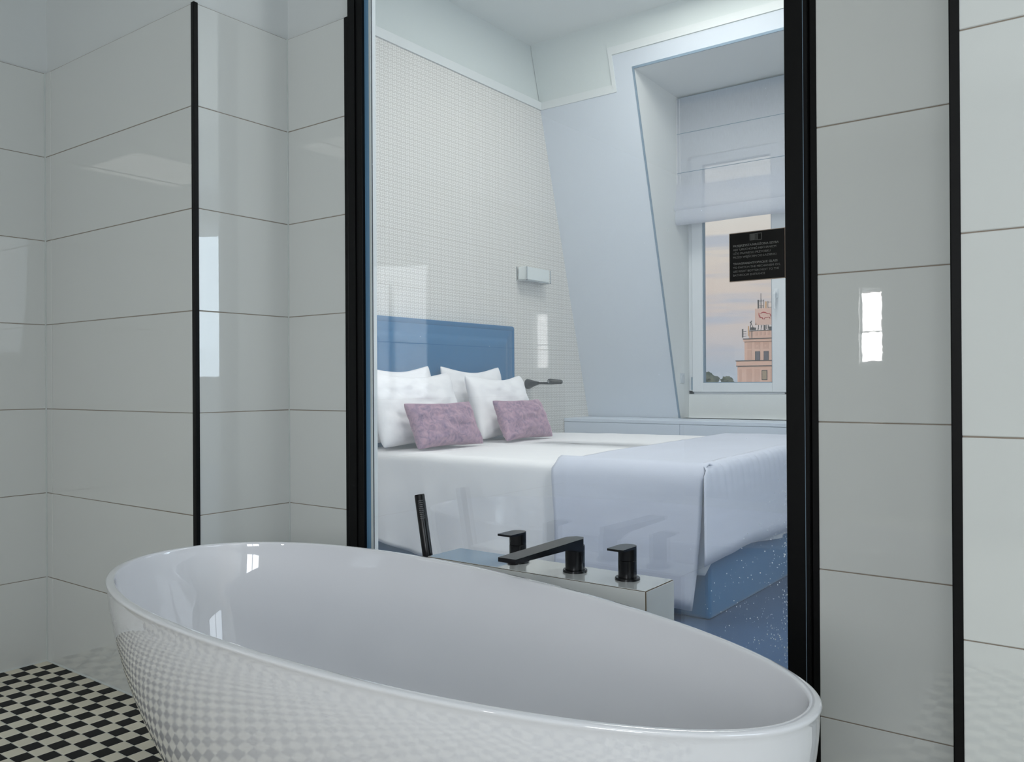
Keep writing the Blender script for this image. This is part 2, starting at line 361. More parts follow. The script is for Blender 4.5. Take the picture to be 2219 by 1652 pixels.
# white silicone bead at the foot of the walls
bm = bmesh.new(); hexa(bm, [(XL, Y1-.004, 0), (XC, Y1-.004, 0), (XC, Y1, 0), (XL, Y1, 0), (XL, Y1-.0012, .005), (XC, Y1-.0012, .005), (XC, Y1, .005), (XL, Y1, .005)])
hexa(bm, [(XL+.004, -1.2, 0), (XL+.004, Y1, 0), (XL, Y1, 0), (XL, -1.2, 0), (XL+.001, -1.2, .005), (XL+.001, Y1, .005), (XL, Y1, .005), (XL, -1.2, .005)])
bx(bm, XL, XL+.0035, Y1-.0035, Y1, 0, ZT); bx(bm, XC, XC+.003, YG-.003, YG, .0, ZT)
struct(fin('trim_5', bm, M_sil))

# ---- floor: black and beige mosaic squares
fl = struct(box('floor', XL-.3, XR+.3, YB-.3, 1.86, -.12, -.0011, M_fgr))
PX, PY, FG = .0488, .0474, .0030
def cellmesh(mm):
    bm = bmesh.new(); bx(bm, .0, PX-FG, -(PY-FG), 0, -.0045, 0, .0009)
    bmesh.ops.recalc_face_normals(bm, faces=bm.faces)
    me = bpy.data.meshes.new('tile'); bm.to_mesh(me); bm.free(); me.materials.append(mm); return me
cm = (cellmesh(M_bei), cellmesh(M_blk))
cells = []
for r in range(0, 40):
    for k in range(0, 66):
        x = XL+.001+k*PX; y = Y1-.004-r*PY
        cells.append((x, y, (r+k) % 2))
# nearest to the lit corner of the frame first: those the photograph shows
fdir = Vector((fw.x, fw.y)).normalized(); rdir = Vector((rt.x, rt.y))
def seen(x, y):
    v = Vector((x, y)); d = v.dot(fdir); s = v.dot(rdir)/d
    return s > -.64 and s < -.40 and .983/d < .47
vis = [c for c in cells if seen(c[0], c[1])]
vis.sort(key=lambda c: -(c[1])+ .35*(c[0]))
keep = set(vis[:290])
stuffb = (bmesh.new(), bmesh.new())
for c in cells:
    if c in keep:
        o = bpy.data.objects.new('tile', cm[c[2]]); COL.objects.link(o); o.parent = fl
        o.location = (c[0], c[1], random.uniform(-.0002, .0003)); 
    else:
        x, y, q = c; b_ = stuffb[q]
        v = [b_.verts.new(p) for p in ((x, y-PY+FG, 0), (x+PX-FG, y-PY+FG, 0), (x+PX-FG, y, 0), (x, y, 0), (x, y-PY+FG, -.0045), (x+PX-FG, y-PY+FG, -.0045), (x+PX-FG, y, -.0045), (x, y, -.0045))]
        b_.faces.new(v[:4])
        for i in range(4): b_.faces.new((v[i], v[4+i], v[4+(i+1) % 4], v[(i+1) % 4]))
for b_, mm in zip(stuffb, (M_bei, M_blk)):
    o = fin('floor_mosaic', b_, mm, fl); o['kind'] = 'stuff'
# mosaic right of the columns built above, out of view: same material on a thin bed
# ================================================================== glass wall
GX0, GX1, GZ1 = -1.845, -.583, 2.60
win = thing('glass_partition', 'tall clear glass pane in black posts between bathtub and bed', 'glass wall')
bm = bmesh.new()
bx(bm, -1.903, GX0+.004, 1.730, 1.775, 0, 2.62, .0015); bx(bm, -1.872, -1.868, 1.7265, 1.731, 0, 2.62)
fin('post', bm, M_frame, win)
bm = bmesh.new(); bx(bm, GX1, -.5345, 1.7335, 1.775, 0, 2.62, .0015)
fin('post', bm, M_frame, win)
bm = bmesh.new(); bx(bm, -.5445, -.5435, 1.7325, 1.734, 0, 2.62)
fin('sealant_line', bm, M_bead, win)
box('top_rail', GX0, GX1, 1.732, 1.775, 2.58, 2.62, M_frame, win)
box('bottom_rail', GX0, GX1, 1.738, 1.775, 0, .03, M_frame, win)
gp = box('glass_pane', GX0, GX1, 1.745, 1.755, .03, 2.58, M_glass, win)
st_ = box('edge_tape', GX0+.004, -1.823, 1.7415, 1.7445, .03, 2.58, M_strip, win); st_['label'] = 'blue tape strip along the glass edge'
box('edge_seal', -1.823, -1.816, 1.742, 1.7445, .03, 2.58, M_sil, win)
# limescale spots low on the right of the pane
bm = bmesh.new(); rr = random.Random(3)
for i in range(620):
    u = rr.random()**2.2; x = GX1-.004-u*.20; z = .20+rr.random()**1.15*.62*(1-.55*u)
    s = rr.choice((.0005, .0006, .0008, .0011, .0014))*rr.uniform(.7, 1.1)
    n = 6; c = bm.verts.new((x, 1.7443, z)); ring = [bm.verts.new((x+s*math.cos(2*PI*k/n), 1.7449, z+s*math.sin(2*PI*k/n)*rr.uniform(.9, 1.5))) for k in range(n)]
    for k in range(n): bm.faces.new((c, ring[k], ring[(k+1) % n]))
for i in range(60):
    x = rr.uniform(GX0+.03, GX1-.02); z = rr.uniform(.4, 1.7); s = rr.uniform(.0004, .0010); n = 6
    c = bm.verts.new((x, 1.7443, z)); ring = [bm.verts.new((x+s*math.cos(2*PI*k/n), 1.7449, z+s*math.sin(2*PI*k/n))) for k in range(n)]
    for k in range(n): bm.faces.new((c, ring[k], ring[(k+1) % n]))
o = fin('water_spots', bm, M_drop, win, True); o['kind'] = 'stuff'; o['label'] = 'pale dried water spots'

# ---- notice plate on the glass
sg = thing('notice_plate', 'small black bilingual notice plate stuck on the glass by the right post', 'sign')
PX0, PX1, PZ0, PZ1, PYf = -.7070, -.5845, 1.1990, 1.3045, 1.739
box('plate', PX0+.0015, PX1-.0015, PYf, PYf+.0045, PZ0+.0015, PZ1-.0015, M_plate, sg, .0008)
box('plate_edge_glow', PX0, PX1, PYf+.0012, PYf+.0052, PZ0, PZ1, M_edge, sg, .0005)  # brownish flare round the plate, put into a slightly larger backing
def text(s, x, z, size, bold, maxw):
    cu = bpy.data.curves.new('lettering', 'FONT'); cu.body = s; cu.size = size; cu.offset = bold; cu.extrude = .00015
    tmp = bpy.data.objects.new('tmp', cu); COL.objects.link(tmp)
    dg = bpy.context.evaluated_depsgraph_get(); me = bpy.data.meshes.new_from_object(tmp.evaluated_get(dg)); bpy.data.objects.remove(tmp)
    xs = [v.co.x for v in me.vertices]; wd = max(xs)-min(xs); k = maxw/wd
    for v in me.vertices:
        q = v.co.copy(); v.co = (x+(q.x-min(xs))*k, PYf-.0002-q.z, z+q.y)
    me.materials.clear()
    o = link('lettering', me, M_ink, sg); return o
lines = [('PRZEJRZYSTA/MROŻONA SZYBA', .100, 1), ('ABY URUCHOMIĆ MECHANIZM', .094, 0), ('UŻYJ PRAWEGO PRZYCISKU', .082, 0), ('PRZED WEJŚCIEM DO ŁAZIENKI', .094, 0), None,
         ('TRANSPARENT/OPAQUE GLASS', .097, 1), ('TO SWITCH THE MECHANISM ON,', .103, 0), ('USE RIGHT BOTTON NEXT TO THE', .100, 0), ('BATHROOM ENTRANCE', .070, 0)]
zz = 1.2735
for ln in lines:
    if ln: text(ln[0], PX0+.0095, zz, .0062, .00012 if ln[2] else 0.0, ln[1])
    zz -= .0082 if ln else .0058
bm = bmesh.new(); ix0, ix1, iz0, iz1 = -.6602, -.6340, 1.2845, 1.2985; t_ = .0007; y0, y1 = PYf-.0004, PYf+.0001
bx(bm, ix0, ix1, y0, y1, iz0, iz0+t_); bx(bm, ix0, ix1, y0, y1, iz1-t_, iz1); bx(bm, ix0, ix0+t_, y0, y1, iz0, iz1); bx(bm, ix1-t_, ix1, y0, y1, iz0, iz1)
for k in range(8): bx(bm, ix0+.0018+k*.0010, ix0+.0022+k*.0010, y0, y1, iz0, iz1)
for k in range(4): bx(bm, ix0+.0110+k*.0015, ix0+.0114+k*.0015, y0, y1, iz0, iz1)
bx(bm, ix0+.0095, ix0+.0100, y0, y1, iz0, iz1); bx(bm, ix0+.0162, ix0+.0168, y0, y1, iz0, iz1)
fin('window_symbol', bm, M_ink, sg)

# ================================================================== ledge with the taps
LX0, LX1, LY0, LZ = -1.463, -.836, 1.593, .5385
ld = thing('tap_ledge', 'white tiled box ledge against the glass carrying three black taps', 'ledge')
LYB = 1.7262
box('core', LX0+.0012, LX1-.0014, LY0+.0014, LYB, 0, LZ-.0016, M_brn, ld)
box('top_tile', LX0, LX1-.0036, LY0+.0036, LYB, LZ-.0015, LZ, M_ledge, ld, .0004)
box('front_tile', LX0, LX1-.0026, LY0, LY0+.0013, .0, LZ-.0018, M_tile, ld, .0004)
box('end_tile', LX1-.0013, LX1, LY0+.0030, LYB, .0, LZ-.0018, M_tile, ld, .0004)
box('low_step', LX0-.70, LX0-.001, LY0+.02, 1.7262, 0, .39, M_tile, ld, .001)

def mixer(cx, cy, label):
    t = thing('bath_tap', label, 'tap')
    fin('base_ring', lathe(bmesh.new(), cx, cy, [(.0285, LZ), (.0285, LZ+.0042), (.0275, LZ+.0055), (.022, LZ+.0058)]), M_tap, t, angle=.6)
    fin('body', lathe(bmesh.new(), cx, cy, [(.021, LZ+.0058), (.021, LZ+.043), (.0205, LZ+.0436)]), M_tap, t, angle=.6)
    b = lathe(bmesh.new(), cx, cy, [(.0195, LZ+.0436), (.0208, LZ+.0448), (.0208, LZ+.070)]); fin('cap', b, M_tap, t, angle=.6)
    # lever: flat blade, rounded at the back, reaching over the tub
    bm = bmesh.new(); pr = []
    for k in range(13):
        a = PI*k/12; pr.append((cx+.0208*math.cos(a), cy+.0208*math.sin(a)))
    pr += [(cx-.0208, cy-.055), (cx-.0195, cy-.0565), (cx+.0195, cy-.0565), (cx+.0208, cy-.055)]
    def zt(y, b): 
        f = max(0, min(1, (cy-.015-y)/.04)); return LZ+(.0700 if b else .0760)+(.0015 if b else .0003)*f
    rings(bm, [[(x, y, zt(y, 1)) for x, y in pr], [(x, y, zt(y, 0)) for x, y in pr]], True, True, True)
    fin('lever', bm, M_tap, t, angle=.5)
    return t
mixer(-1.232, 1.673, 'black lever tap left of the spout, nearest the hand shower')
mixer(-.923, 1.670, 'black lever tap at the right end of the white ledge')
t = thing('bath_spout', 'long flat black bath spout reaching over the tub rim', 'tap')
cx, cy = -1.0615, 1.668
fin('base_ring', lathe(bmesh.new(), cx, cy, [(.0290, LZ), (.0290, LZ+.0045), (.028, LZ+.0058), (.022, LZ+.006)]), M_tap, t, angle=.6)
fin('column', lathe(bmesh.new(), cx, cy, [(.0232, LZ+.006), (.0232, LZ+.062)]), M_tap, t, angle=.6)
bm = bmesh.new(); pr = []
for y, zt_, zb_ in ((1.691, .0785, .056), (1.668, .0790, .050), (1.645, .0790, .051), (1.625, .0788, .058), (1.60, .0784, .0625), (1.50, .0772, .0645), (1.43, .0764, .0660), (1.402, .0760, .0665)):
    hw = .0232 if y < 1.68 else .010
    pr.append([(cx-hw, y, LZ+zb_), (cx+hw, y, LZ+zb_), (cx+hw, y, LZ+zt_), (cx-hw, y, LZ+zt_)])
rings(bm, pr, True, True, True)
bmesh.ops.bevel(bm, geom=[e for e in bm.edges if e.calc_face_angle(0) > .6], offset=.0015, segments=2, affect='EDGES')
fin('spout', bm, M_tap, t, angle=.5)
fin('outlet', tube(bmesh.new(), [(cx, 1.425, LZ+.067), (cx, 1.425, LZ+.060)], [.014, .012], 16), M_tap, t, angle=.6)

# hand shower
hs = thing('hand_shower', 'slim black stick hand shower standing upright left of the taps', 'hand shower')
A, B = Vector((-1.4985, 1.66, .392)), Vector((-1.5510, 1.66, .684)); d = (B-A).normalized()
fin('handle', tube(bmesh.new(), [A+d*.02, A+d*.03, A+d*.1, B-d*.003, B], [.0125, .0138, .0138, .0138, .0125], 20, sq=(1, 1)), M_tap, hs, angle=.7)
fin('holder', tube(bmesh.new(), [(-1.4985, 1.66, .390), (-1.4985, 1.66, .396), (-1.500, 1.66, .42)], [.026, .024, .018], 20), M_tap, hs, angle=.6)
bm = bmesh.new(); tocam = (Vector((0, 0, .7))-B); tocam = (tocam-d*tocam.dot(d)).normalized(); side = tocam.cross(d).normalized()
for r in range(10):
    for k in range(4):
        p = B-d*(.017+r*.0052)+tocam*.0136+side*(k-1.5)*.0033-tocam*(abs(k-1.5)**2*.0002)
        tube(bm, [p, p+tocam*.0012], [.0010, .0008], 6)
o = fin('nozzles', bm, M_nozz, hs); o['label'] = 'grid of pale spray nozzles'

# ================================================================== bathtub
TCX, TCY, TA, TB, TR, TN, TE, TZ = -1.163, 1.148, .839, .341, -.090, 2.173, -.16, .56
def outline(dn, z, n=240):
    a, b = TA-dn, TB-dn; raw = []
    for k in range(2400):
        th = 2*PI*k/2400; c, s_ = math.cos(th), math.sin(th)
        u = a*math.copysign(abs(c)**(2/TN), c); v = b*math.copysign(abs(s_)**(2/TN), s_)*(1+TE*u/a)
        raw.append((TCX+u*math.cos(TR)-v*math.sin(TR), TCY+u*math.sin(TR)+v*math.cos(TR)))
    raw.append(raw[0]); cum = [0.0]
    for p, q in zip(raw, raw[1:]): cum.append(cum[-1]+math.dist(p, q))
    out = []; i_ = 0
    for k in range(n):
        d_ = cum[-1]*k/n
        while cum[i_+1] < d_: i_ += 1
        f = (d_-cum[i_])/max(1e-9, cum[i_+1]-cum[i_]); p, q = raw[i_], raw[i_+1]
        out.append((p[0]+(q[0]-p[0])*f, p[1]+(q[1]-p[1])*f, z))
    return out
def catmull(P, m):
    o_ = []
    for i in range(len(P)-1):
        p0, p1, p2, p3 = P[max(0, i-1)], P[i], P[i+1], P[min(len(P)-1, i+2)]
        for k in range(m):
            t = k/m
            o_.append(tuple(.5*((2*p1[c])+(-p0[c]+p2[c])*t+(2*p0[c]-5*p1[c]+4*p2[c]-p3[c])*t*t+(-p0[c]+3*p1[c]-3*p2[c]+p3[c])*t**3) for c in (0, 1)))
    o_.append(P[-1]); return o_
tub = thing('bathtub', 'large oval freestanding glossy white bathtub in the foreground', 'bathtub')
bm = bmesh.new()
base_ = [(.25, .0), (.20, .002), (.190, .012)]
def dz(z): return .190*((.545-z)/.545)**1.62+.0035
wall_ = [(dz(z), z) for z in [.02+.0175*k for k in range(31)]]
lip_ = [(.0022, .5525), (.0008, .5555), (.0018, .5583), (.0045, .5598), (.009, .5604), (.0135, .5604), (.0162, .5598), (.0176, .5582), (.0183, .5555)]
inn_ = catmull([(.0190, .550), (.0225, .52), (.031, .47), (.044, .40), (.066, .32), (.094, .25), (.133, .19), (.19, .155), (.25, .142), (.30, .137)], 4)
prof = base_+wall_+lip_+inn_
vs = rings(bm, [outline(d_, z_) for d_, z_ in prof], True, True, True)
fin('shell', bm, M_acryl, tub, True)
fin('drain_cover', lathe(bmesh.new(), TCX, TCY, [(.034, .1372), (.034, .142), (.028, .146), (.004, .1465)]), M_chr, tub, angle=.6)

# ================================================================== SETTING: bedroom
XW, ZB = -3.68, 3.55
def ys(z): return 6.2104-.28566*z
struct(box('floor_bedroom', XW-.3, 6.0, 1.86, 6.5, -.12, 0, M_carp)).name = 'floor_bedroom'
struct(box('ceiling_bedroom', XW-.3, 6.0, 1.76, 6.5, ZB, ZB+.1, M_ceil))
hw_ = struct(box('wall_bedroom_left', XW-.3, XW-.004, 1.76, 6.6, 0, ZB, M_upper))
bm = bmesh.new(); hexa(bm, [(XW-.004, 1.86, 0), (XW, 1.86, 0), (XW, ys(0), 0), (XW-.004, ys(0), 0), (XW-.004, 1.86, 3.09), (XW, 1.86, 3.09), (XW, ys(3.09), 3.09), (XW-.004, ys(3.09), 3.09)])
fin('wallpaper', bm, M_wp, hw_)
struct(box('wall_bedroom_right', 5.7, 6.0, 1.76, 6.5, 0, ZB, M_paint))
# picture rail
bm = bmesh.new(); hexa(bm, [(XW-.003, 1.86, 3.088), (XW+.012, 1.86, 3.088), (XW+.012, ys(3.088), 3.088), (XW-.003, ys(3.088), 3.088), (XW-.003, 1.86, 3.140), (XW+.024, 1.86, 3.140), (XW+.024, ys(3.14), 3.140), (XW-.003, ys(3.14), 3.140)])
struct(fin('trim_6', bm, M_rail))
# sloping dormer wall
def slant(bm, x0, x1, z0, z1, off=0, th=.12):
    P = [(x0, ys(z0)-off, z0), (x1, ys(z0)-off, z0), (x1, ys(z0)+th, z0), (x0, ys(z0)+th, z0), (x0, ys(z1)-off, z1), (x1, ys(z1)-off, z1), (x1, ys(z1)+th, z1), (x0, ys(z1)+th, z1)]
    hexa(bm, P)
OX0, OX1, OZ0, OZ1 = -2.85, -1.29, .70, 3.215
QX0, QX1 = 3.4, 5.1
bm = bmesh.new()
slant(bm, XW, OX0, 0, ZB); slant(bm, OX1, QX0, 0, ZB); slant(bm, QX1, 5.8, 0, ZB)
for a, b in ((OX0, OX1), (QX0, QX1)): slant(bm, a, b, 0, OZ0); slant(bm, a, b, OZ1, ZB)
sw = struct(fin('wall_bedroom_window', bm, M_upper))
bm = bmesh.new()
slant(bm, XW, -3.005, 0, 3.088, .003, .001); slant(bm, -3.005, OX0, 0, 3.33, .003, .001); slant(bm, OX0, OX1, OZ1, 3.33, .003, .001); slant(bm, OX1, QX0, 0, 3.33, .003, .001)
slant(bm, OX0, OX1, 0, OZ0, .003, .001)
fin('wallpaper', bm, M_wp2, sw)
bm = bmesh.new()
slant(bm, XW, -3.005, 3.088, 3.140, .009, .001); slant(bm, -3.035, -3.005, 3.140, 3.385, .0085, .001); slant(bm, -3.005, QX0, 3.335, 3.385, .009, .001)
struct(fin('trim_7', bm, M_rail))
# corner beads round the dormer opening
bm = bmesh.new()
slant(bm, OX0-.010, OX0+.003, OZ0, OZ1+.012, .006, .004); slant(bm, OX0, OX1, OZ1-.003, OZ1+.012, .006, .004); slant(bm, OX1-.003, OX1+.012, OZ0, OZ1+.012, .006, .004)
struct(fin('trim_8', bm, M_bead))
# reveals
YW = 6.20
bm = bmesh.new()
for x0, x1 in ((OX0-.05, OX0+.003), (OX1-.003, OX1+.05), (QX0-.05, QX0+.003), (QX1-.003, QX1+.05)):
    hexa(bm, [(x0, ys(OZ0)+.004, OZ0), (x1, ys(OZ0)+.004, OZ0), (x1, YW+.1, OZ0), (x0, YW+.1, OZ0), (x0, ys(OZ1)+.004, OZ1), (x1, ys(OZ1)+.004, OZ1), (x1, YW+.1, OZ1-.03), (x0, YW+.1, OZ1-.03)])
for x0, x1 in ((OX0, OX1), (QX0, QX1)):
    hexa(bm, [(x0-.05, ys(OZ1)+.004, OZ1-.003), (x1+.05, ys(OZ1)+.004, OZ1-.003), (x1+.05, YW+.1, OZ1-.033), (x0-.05, YW+.1, OZ1-.033), (x0-.05, ys(OZ1)+.004, OZ1+.05), (x1+.05, ys(OZ1)+.004, OZ1+.05), (x1+.05, YW+.1, OZ1+.05), (x0-.05, YW+.1, OZ1+.05)])
    bx(bm, x0-.05, x1+.05, ys(OZ0)-.02, YW+.1, OZ0-.05, OZ0)
    bx(bm, x0, x1, YW-.03, YW+.08, OZ0-.02, .885)      # parapet under the window
    bx(bm, x0, x1, YW-.03, YW+.08, 2.765, OZ1-.02)     # lintel
struct(fin('wall_dormer_reveal', bm, M_paint))
# outer skin so no daylight leaks round the sloping wall
bm = bmesh.new()
for x0, x1 in ((XW-.3, OX0-.05), (OX1+.05, QX0-.05), (QX1+.05, 6.0)): bx(bm, x0, x1, 6.3, 6.5, -.1, ZB)
for x0, x1 in ((OX0-.05, OX1+.05), (QX0-.05, QX1+.05)): bx(bm, x0, x1, 6.3, 6.5, -.1, .86); bx(bm, x0, x1, 6.3, 6.5, 2.80, ZB)
struct(fin('wall_bedroom_outer', bm, M_roof))

def dormer_window(name, X0, X1, detailed=True):
    r = root(name); mid = (X0+X1)/2; ZB0, ZB1 = .885, 2.765; y0 = YW-.02
    bm = bmesh.new(); f = .045
    bx(bm, X0, X0+f, y0, y0+.07, ZB0, ZB1, .003); bx(bm, X1-f, X1, y0, y0+.07, ZB0, ZB1, .003); bx(bm, X0, X1, y0, y0+.07, ZB0, ZB0+.03, .003); bx(bm, X0, X1, y0, y0+.07, ZB1-.03, ZB1, .003)
    bx(bm, mid-.02, mid+.02, y0, y0+.07, ZB0, ZB1, .003)
    fin('window_frame', bm, M_upvc, r)
    for s, (a, b) in enumerate(((X0+.038, mid+.004), (mid+.006, X1-.038))):
        bm = bmesh.new(); w_ = .108 if s == 0 else .108; y = y0-.022; l_, rr_ = (a, a+.088), (b-w_, b)
        if s: l_, rr_ = (a, a+w_), (b-.088, b)
        bx(bm, l_[0], l_[1], y, y+.06, .902, 2.755, .004); bx(bm, rr_[0], rr_[1], y, y+.06, .902, 2.755, .004)
        bx(bm, l_[1]-.002, rr_[0]+.002, y+.001, y+.059, .902, .974, .004); bx(bm, l_[1]-.002, rr_[0]+.002, y+.001, y+.059, 2.685, 2.755, .004)
        sa = fin('sash', bm, M_upvc, r)
        bm = bmesh.new()
        for q in ((l_[1]-.004, l_[1]+.006, .970, 2.69), (rr_[0]-.006, rr_[0]+.004, .970, 2.69)): bx(bm, q[0], q[1], y+.012, y+.05, q[2], q[3])
        bx(bm, l_[1], rr_[0], y+.012, y+.05, .970, .980); bx(bm, l_[1], rr_[0], y+.012, y+.05, 2.680, 2.690)
        fin('glazing_bead', bm, M_bead, sa)
        box('pane', l_[1]-.004, rr_[0]+.004, y+.028, y+.034, .972, 2.688, M_wglass, sa)
    hx = mid-.068
    bm = bmesh.new(); bx(bm, hx-.014, hx+.014, y0-.034, y0-.02, 1.60, 1.67, .004, 2); tube(bm, [(hx, y0-.034, 1.64), (hx, y0-.06, 1.64), (hx, y0-.066, 1.63), (hx, y0-.066, 1.52)], [.009, .009, .010, .008], 10)
    fin('window_handle', bm, M_upvc, r)
    bm = bmesh.new(); tube(bm, [(X0+.032, y0-.012, .92), (X0+.032, y0-.012, 1.02)], .008, 10); tube(bm, [(X0+.032, y0-.012, 2.62), (X0+.032, y0-.012, 2.70)], .008, 10)
    fin('hinge', bm, M_bead, r)
    return r
dormer_window('window_1', OX0, OX1)
dormer_window('window_4', QX0, QX1)

# roman blind
rb = thing('roman_blind', 'pale grey fabric roman blind half lowered in the dormer window', 'blind')
BX0, BX1, BY = OX0+.008, OX1-.008, 5.97
prof = [(BY, 3.175), (BY, 3.10), (BY, 3.0), (BY+.002, 2.905), (BY-.004, 2.895), (BY-.001, 2.88), (BY+.002, 2.75), (BY+.001, 2.605), (BY-.005, 2.592), (BY-.002, 2.575), (BY-.008, 2.47), (BY-.022, 2.38), (BY-.040, 2.335), (BY-.048, 2.315), (BY-.040, 2.300)]
bm = bmesh.new(); nx = 26; rrr = []
for j, (y, z) in enumerate(prof):
    rrr.append([(BX0+(BX1-BX0)*i/nx-(.012*max(0, (2.6-z)/.3) if i == 0 else 0), y-.003*math.sin(i*1.1+z*9)*(j > 8), z+.001*math.sin(i*.7)*(j > 11)) for i in range(nx+1)])
rings(bm, rrr, False); fin('blind_fabric', bm, M_blind, rb, True)
prof = [(BY-.040, 2.300), (BY-.052, 2.27), (BY-.058, 2.235), (BY-.050, 2.205), (BY-.030, 2.190), (BY-.006, 2.192), (BY+.010, 2.215), (BY+.014, 2.28), (BY+.012, 2.40), (BY+.010, 2.49)]
bm = bmesh.new(); rrr = [[(BX0+.006+(BX1-BX0-.012)*i/nx, y-.002*math.sin(i*1.3+j), z+.0010*math.sin(i*.8+.6)) for i in range(nx+1)] for j, (y, z) in enumerate(prof)]
rings(bm, rrr, False); o = fin('bottom_fold', bm, M_blind, rb, True); 
bm = bmesh.new()
for z in (2.90, 2.597): tube(bm, [(BX0+.002, BY-.004, z), (BX1-.002, BY-.004, z)], .0022, 8)
fin('rod', bm, M_bead, rb)
box('headrail', BX0, BX1, BY+.006, BY+.05, 3.135, 3.180, M_bead, rb)
bm = bmesh.new()
bx(bm, BX0-.002, BX0+.001, BY-.004, BY+.002, 2.36, 3.17); bx(bm, BX0+.024, BX0+.0255, BY-.003, BY+.001, 2.40, 3.17)
fin('side_hem', bm, M_sheet, rb)

# socket on the reveal
so_ = thing('wall_socket', 'white square wall socket low on the dormer reveal left of the window', 'socket')
box('cover_plate', OX0, OX0+.009, 6.005, 6.085, .972, 1.052, M_soc, so_, .003, 2)
bm = bmesh.new(); rr_ = [[(OX0+x, 6.045+r*math.cos(2*PI*k/20), 1.012+r*math.sin(2*PI*k/20)) for k in range(20)] for x, r in ((.009, .027), (.0115, .026), (.0115, .022), (.0095, .020), (.0095, .001))]
rings(bm, rr_, True, False, True); fin('socket_ring', bm, M_soc, so_, angle=.5)

# radiator cover / bench under the dormer
bn = thing('window_bench', 'low pale painted bench along the wall under the dormer window', 'bench')
box('carcass', XW+.002, 3.3, 5.645, 5.98, 0.0, .672, M_white, bn)
box('top', XW+.001, 3.3, 5.629, 6.0, .672, .700, M_white, bn, .003, 2)
for a, b in ((XW+.004, -2.675), (-2.672, -1.75), (-1.746, -.75), (-.746, .25), (.254, 1.25), (1.254, 2.25)):
    box('front_panel', a, b, 5.630, 5.646, .05, .670, M_white, bn, .0015)

# ---- sconce
sc = thing('wall_sconce', 'rectangular opal wall light high beside the headboard', 'wall lamp')
bm = bmesh.new(); bx(bm, XW, XW+.012, 5.02, 5.28, 1.75, 1.83); fin('backplate', bm, M_chr, sc)
box('shade', XW+.012, XW+.086, 5.005, 5.305, 1.748, 1.842, M_opal, sc, .003, 2)
bm = bmesh.new(); y = 4.995
for q in ((XW+.0, XW+.006, y, y+.008, 1.742, 1.845), (XW, XW+.098, y, y+.008, 1.738, 1.743), (XW+.092, XW+.098, y, y+.008, 1.738, 1.84)): bx(bm, *q)
for q in ((XW+.092, XW+.098, 5.305, 5.311, 1.738, 1.84), (XW, XW+.098, 5.305, 5.311, 1.738, 1.743), (XW+.093, XW+.097, y, 5.31, 1.738, 1.742)): bx(bm, *q)
fin('chrome_bracket', bm, M_chr, sc)

# ---- reading lamp
rl = thing('reading_lamp', 'slim black reading lamp arm reaching out from the wall beside the headboard', 'wall lamp')
yl, zl = 5.13, .977
fin('wall_cone', tube(bmesh.new(), [(XW, yl, zl-.003), (XW+.012, yl, zl-.003), (XW+.06, yl, zl+.001), (XW+.105, yl, zl+.003)], [.038, .038, .022, .011], 20), M_tap, rl, angle=.6)
fin('arm', tube(bmesh.new(), [(XW+.10, yl, zl+.003), (XW+.235, yl, zl+.002)], [.009, .010], 14), M_tap, rl, angle=.6)
fin('lamp_head', tube(bmesh.new(), [(XW+.228, yl-.050, zl+.014), (XW+.236, yl-.036, zl+.014), (XW+.27, yl-.004, zl+.012), (XW+.300, yl+.006, zl+.011), (XW+.310, yl+.010, zl+.011)], [.021, .022, .018, .016, .010], 18), M_tap, rl, angle=.6)
fin('lens', tube(bmesh.new(), [(XW+.2272, yl-.0515, zl+.014), (XW+.2279, yl-.0503, zl+.014)], [.012, .012], 14), M_nozz, rl)

# ================================================================== bed
HX = XW+.002
hb = thing('headboard', 'blue velvet headboard with a broad raised border behind the white pillows', 'headboard')
HY0, HY1, HZ = 3.36, 4.875, 1.392
def hring(ins, x, rad=.02):
    pts = []; y0, y1, z0, z1 = HY0+ins, HY1-ins, .02, HZ-ins; r = max(.002, rad-ins*.4); n = 6
    pts.append((x, y0, z0)); pts.append((x, y1, z0))
    for k in range(n+1): a = PI/2*k/n; pts.append((x, y1-r+r*math.cos(a), z1-r+r*math.sin(a)))
    for k in range(n+1): a = PI/2+PI/2*k/n; pts.append((x, y0+r+r*math.cos(a), z1-r+r*math.sin(a)))
    return pts
bm = bmesh.new()
rings(bm, [hring(0, HX), hring(0, HX+.060), hring(.004, HX+.070), hring(.030, HX+.074), hring(.034, HX+.070), hring(.038, HX+.073), hring(.085, HX+.069), hring(.098, HX+.073), hring(.112, HX+.084), hring(.124, HX+.091), hring(.150, HX+.093)], True, True, True)
fin('panel', bm, M_velv, hb, angle=.9)

bd = thing('bed', 'wide double bed with blue upholstered base behind the glass', 'bed')
CY0, CY1, CX1 = 3.24, 5.08, -1.42
box('bed_base', -3.578, CX1+.012, CY0, CY1, .0, .30, M_velv, bd, .018, 3)
box('mattress', -3.575, CX1-.02, CY0+.01, CY1-.01, .30, .575, M_sheet, bd, .05, 4)

def fbm(x, y, z, s): return noise.noise(Vector((x*s, y*s, z*s)))
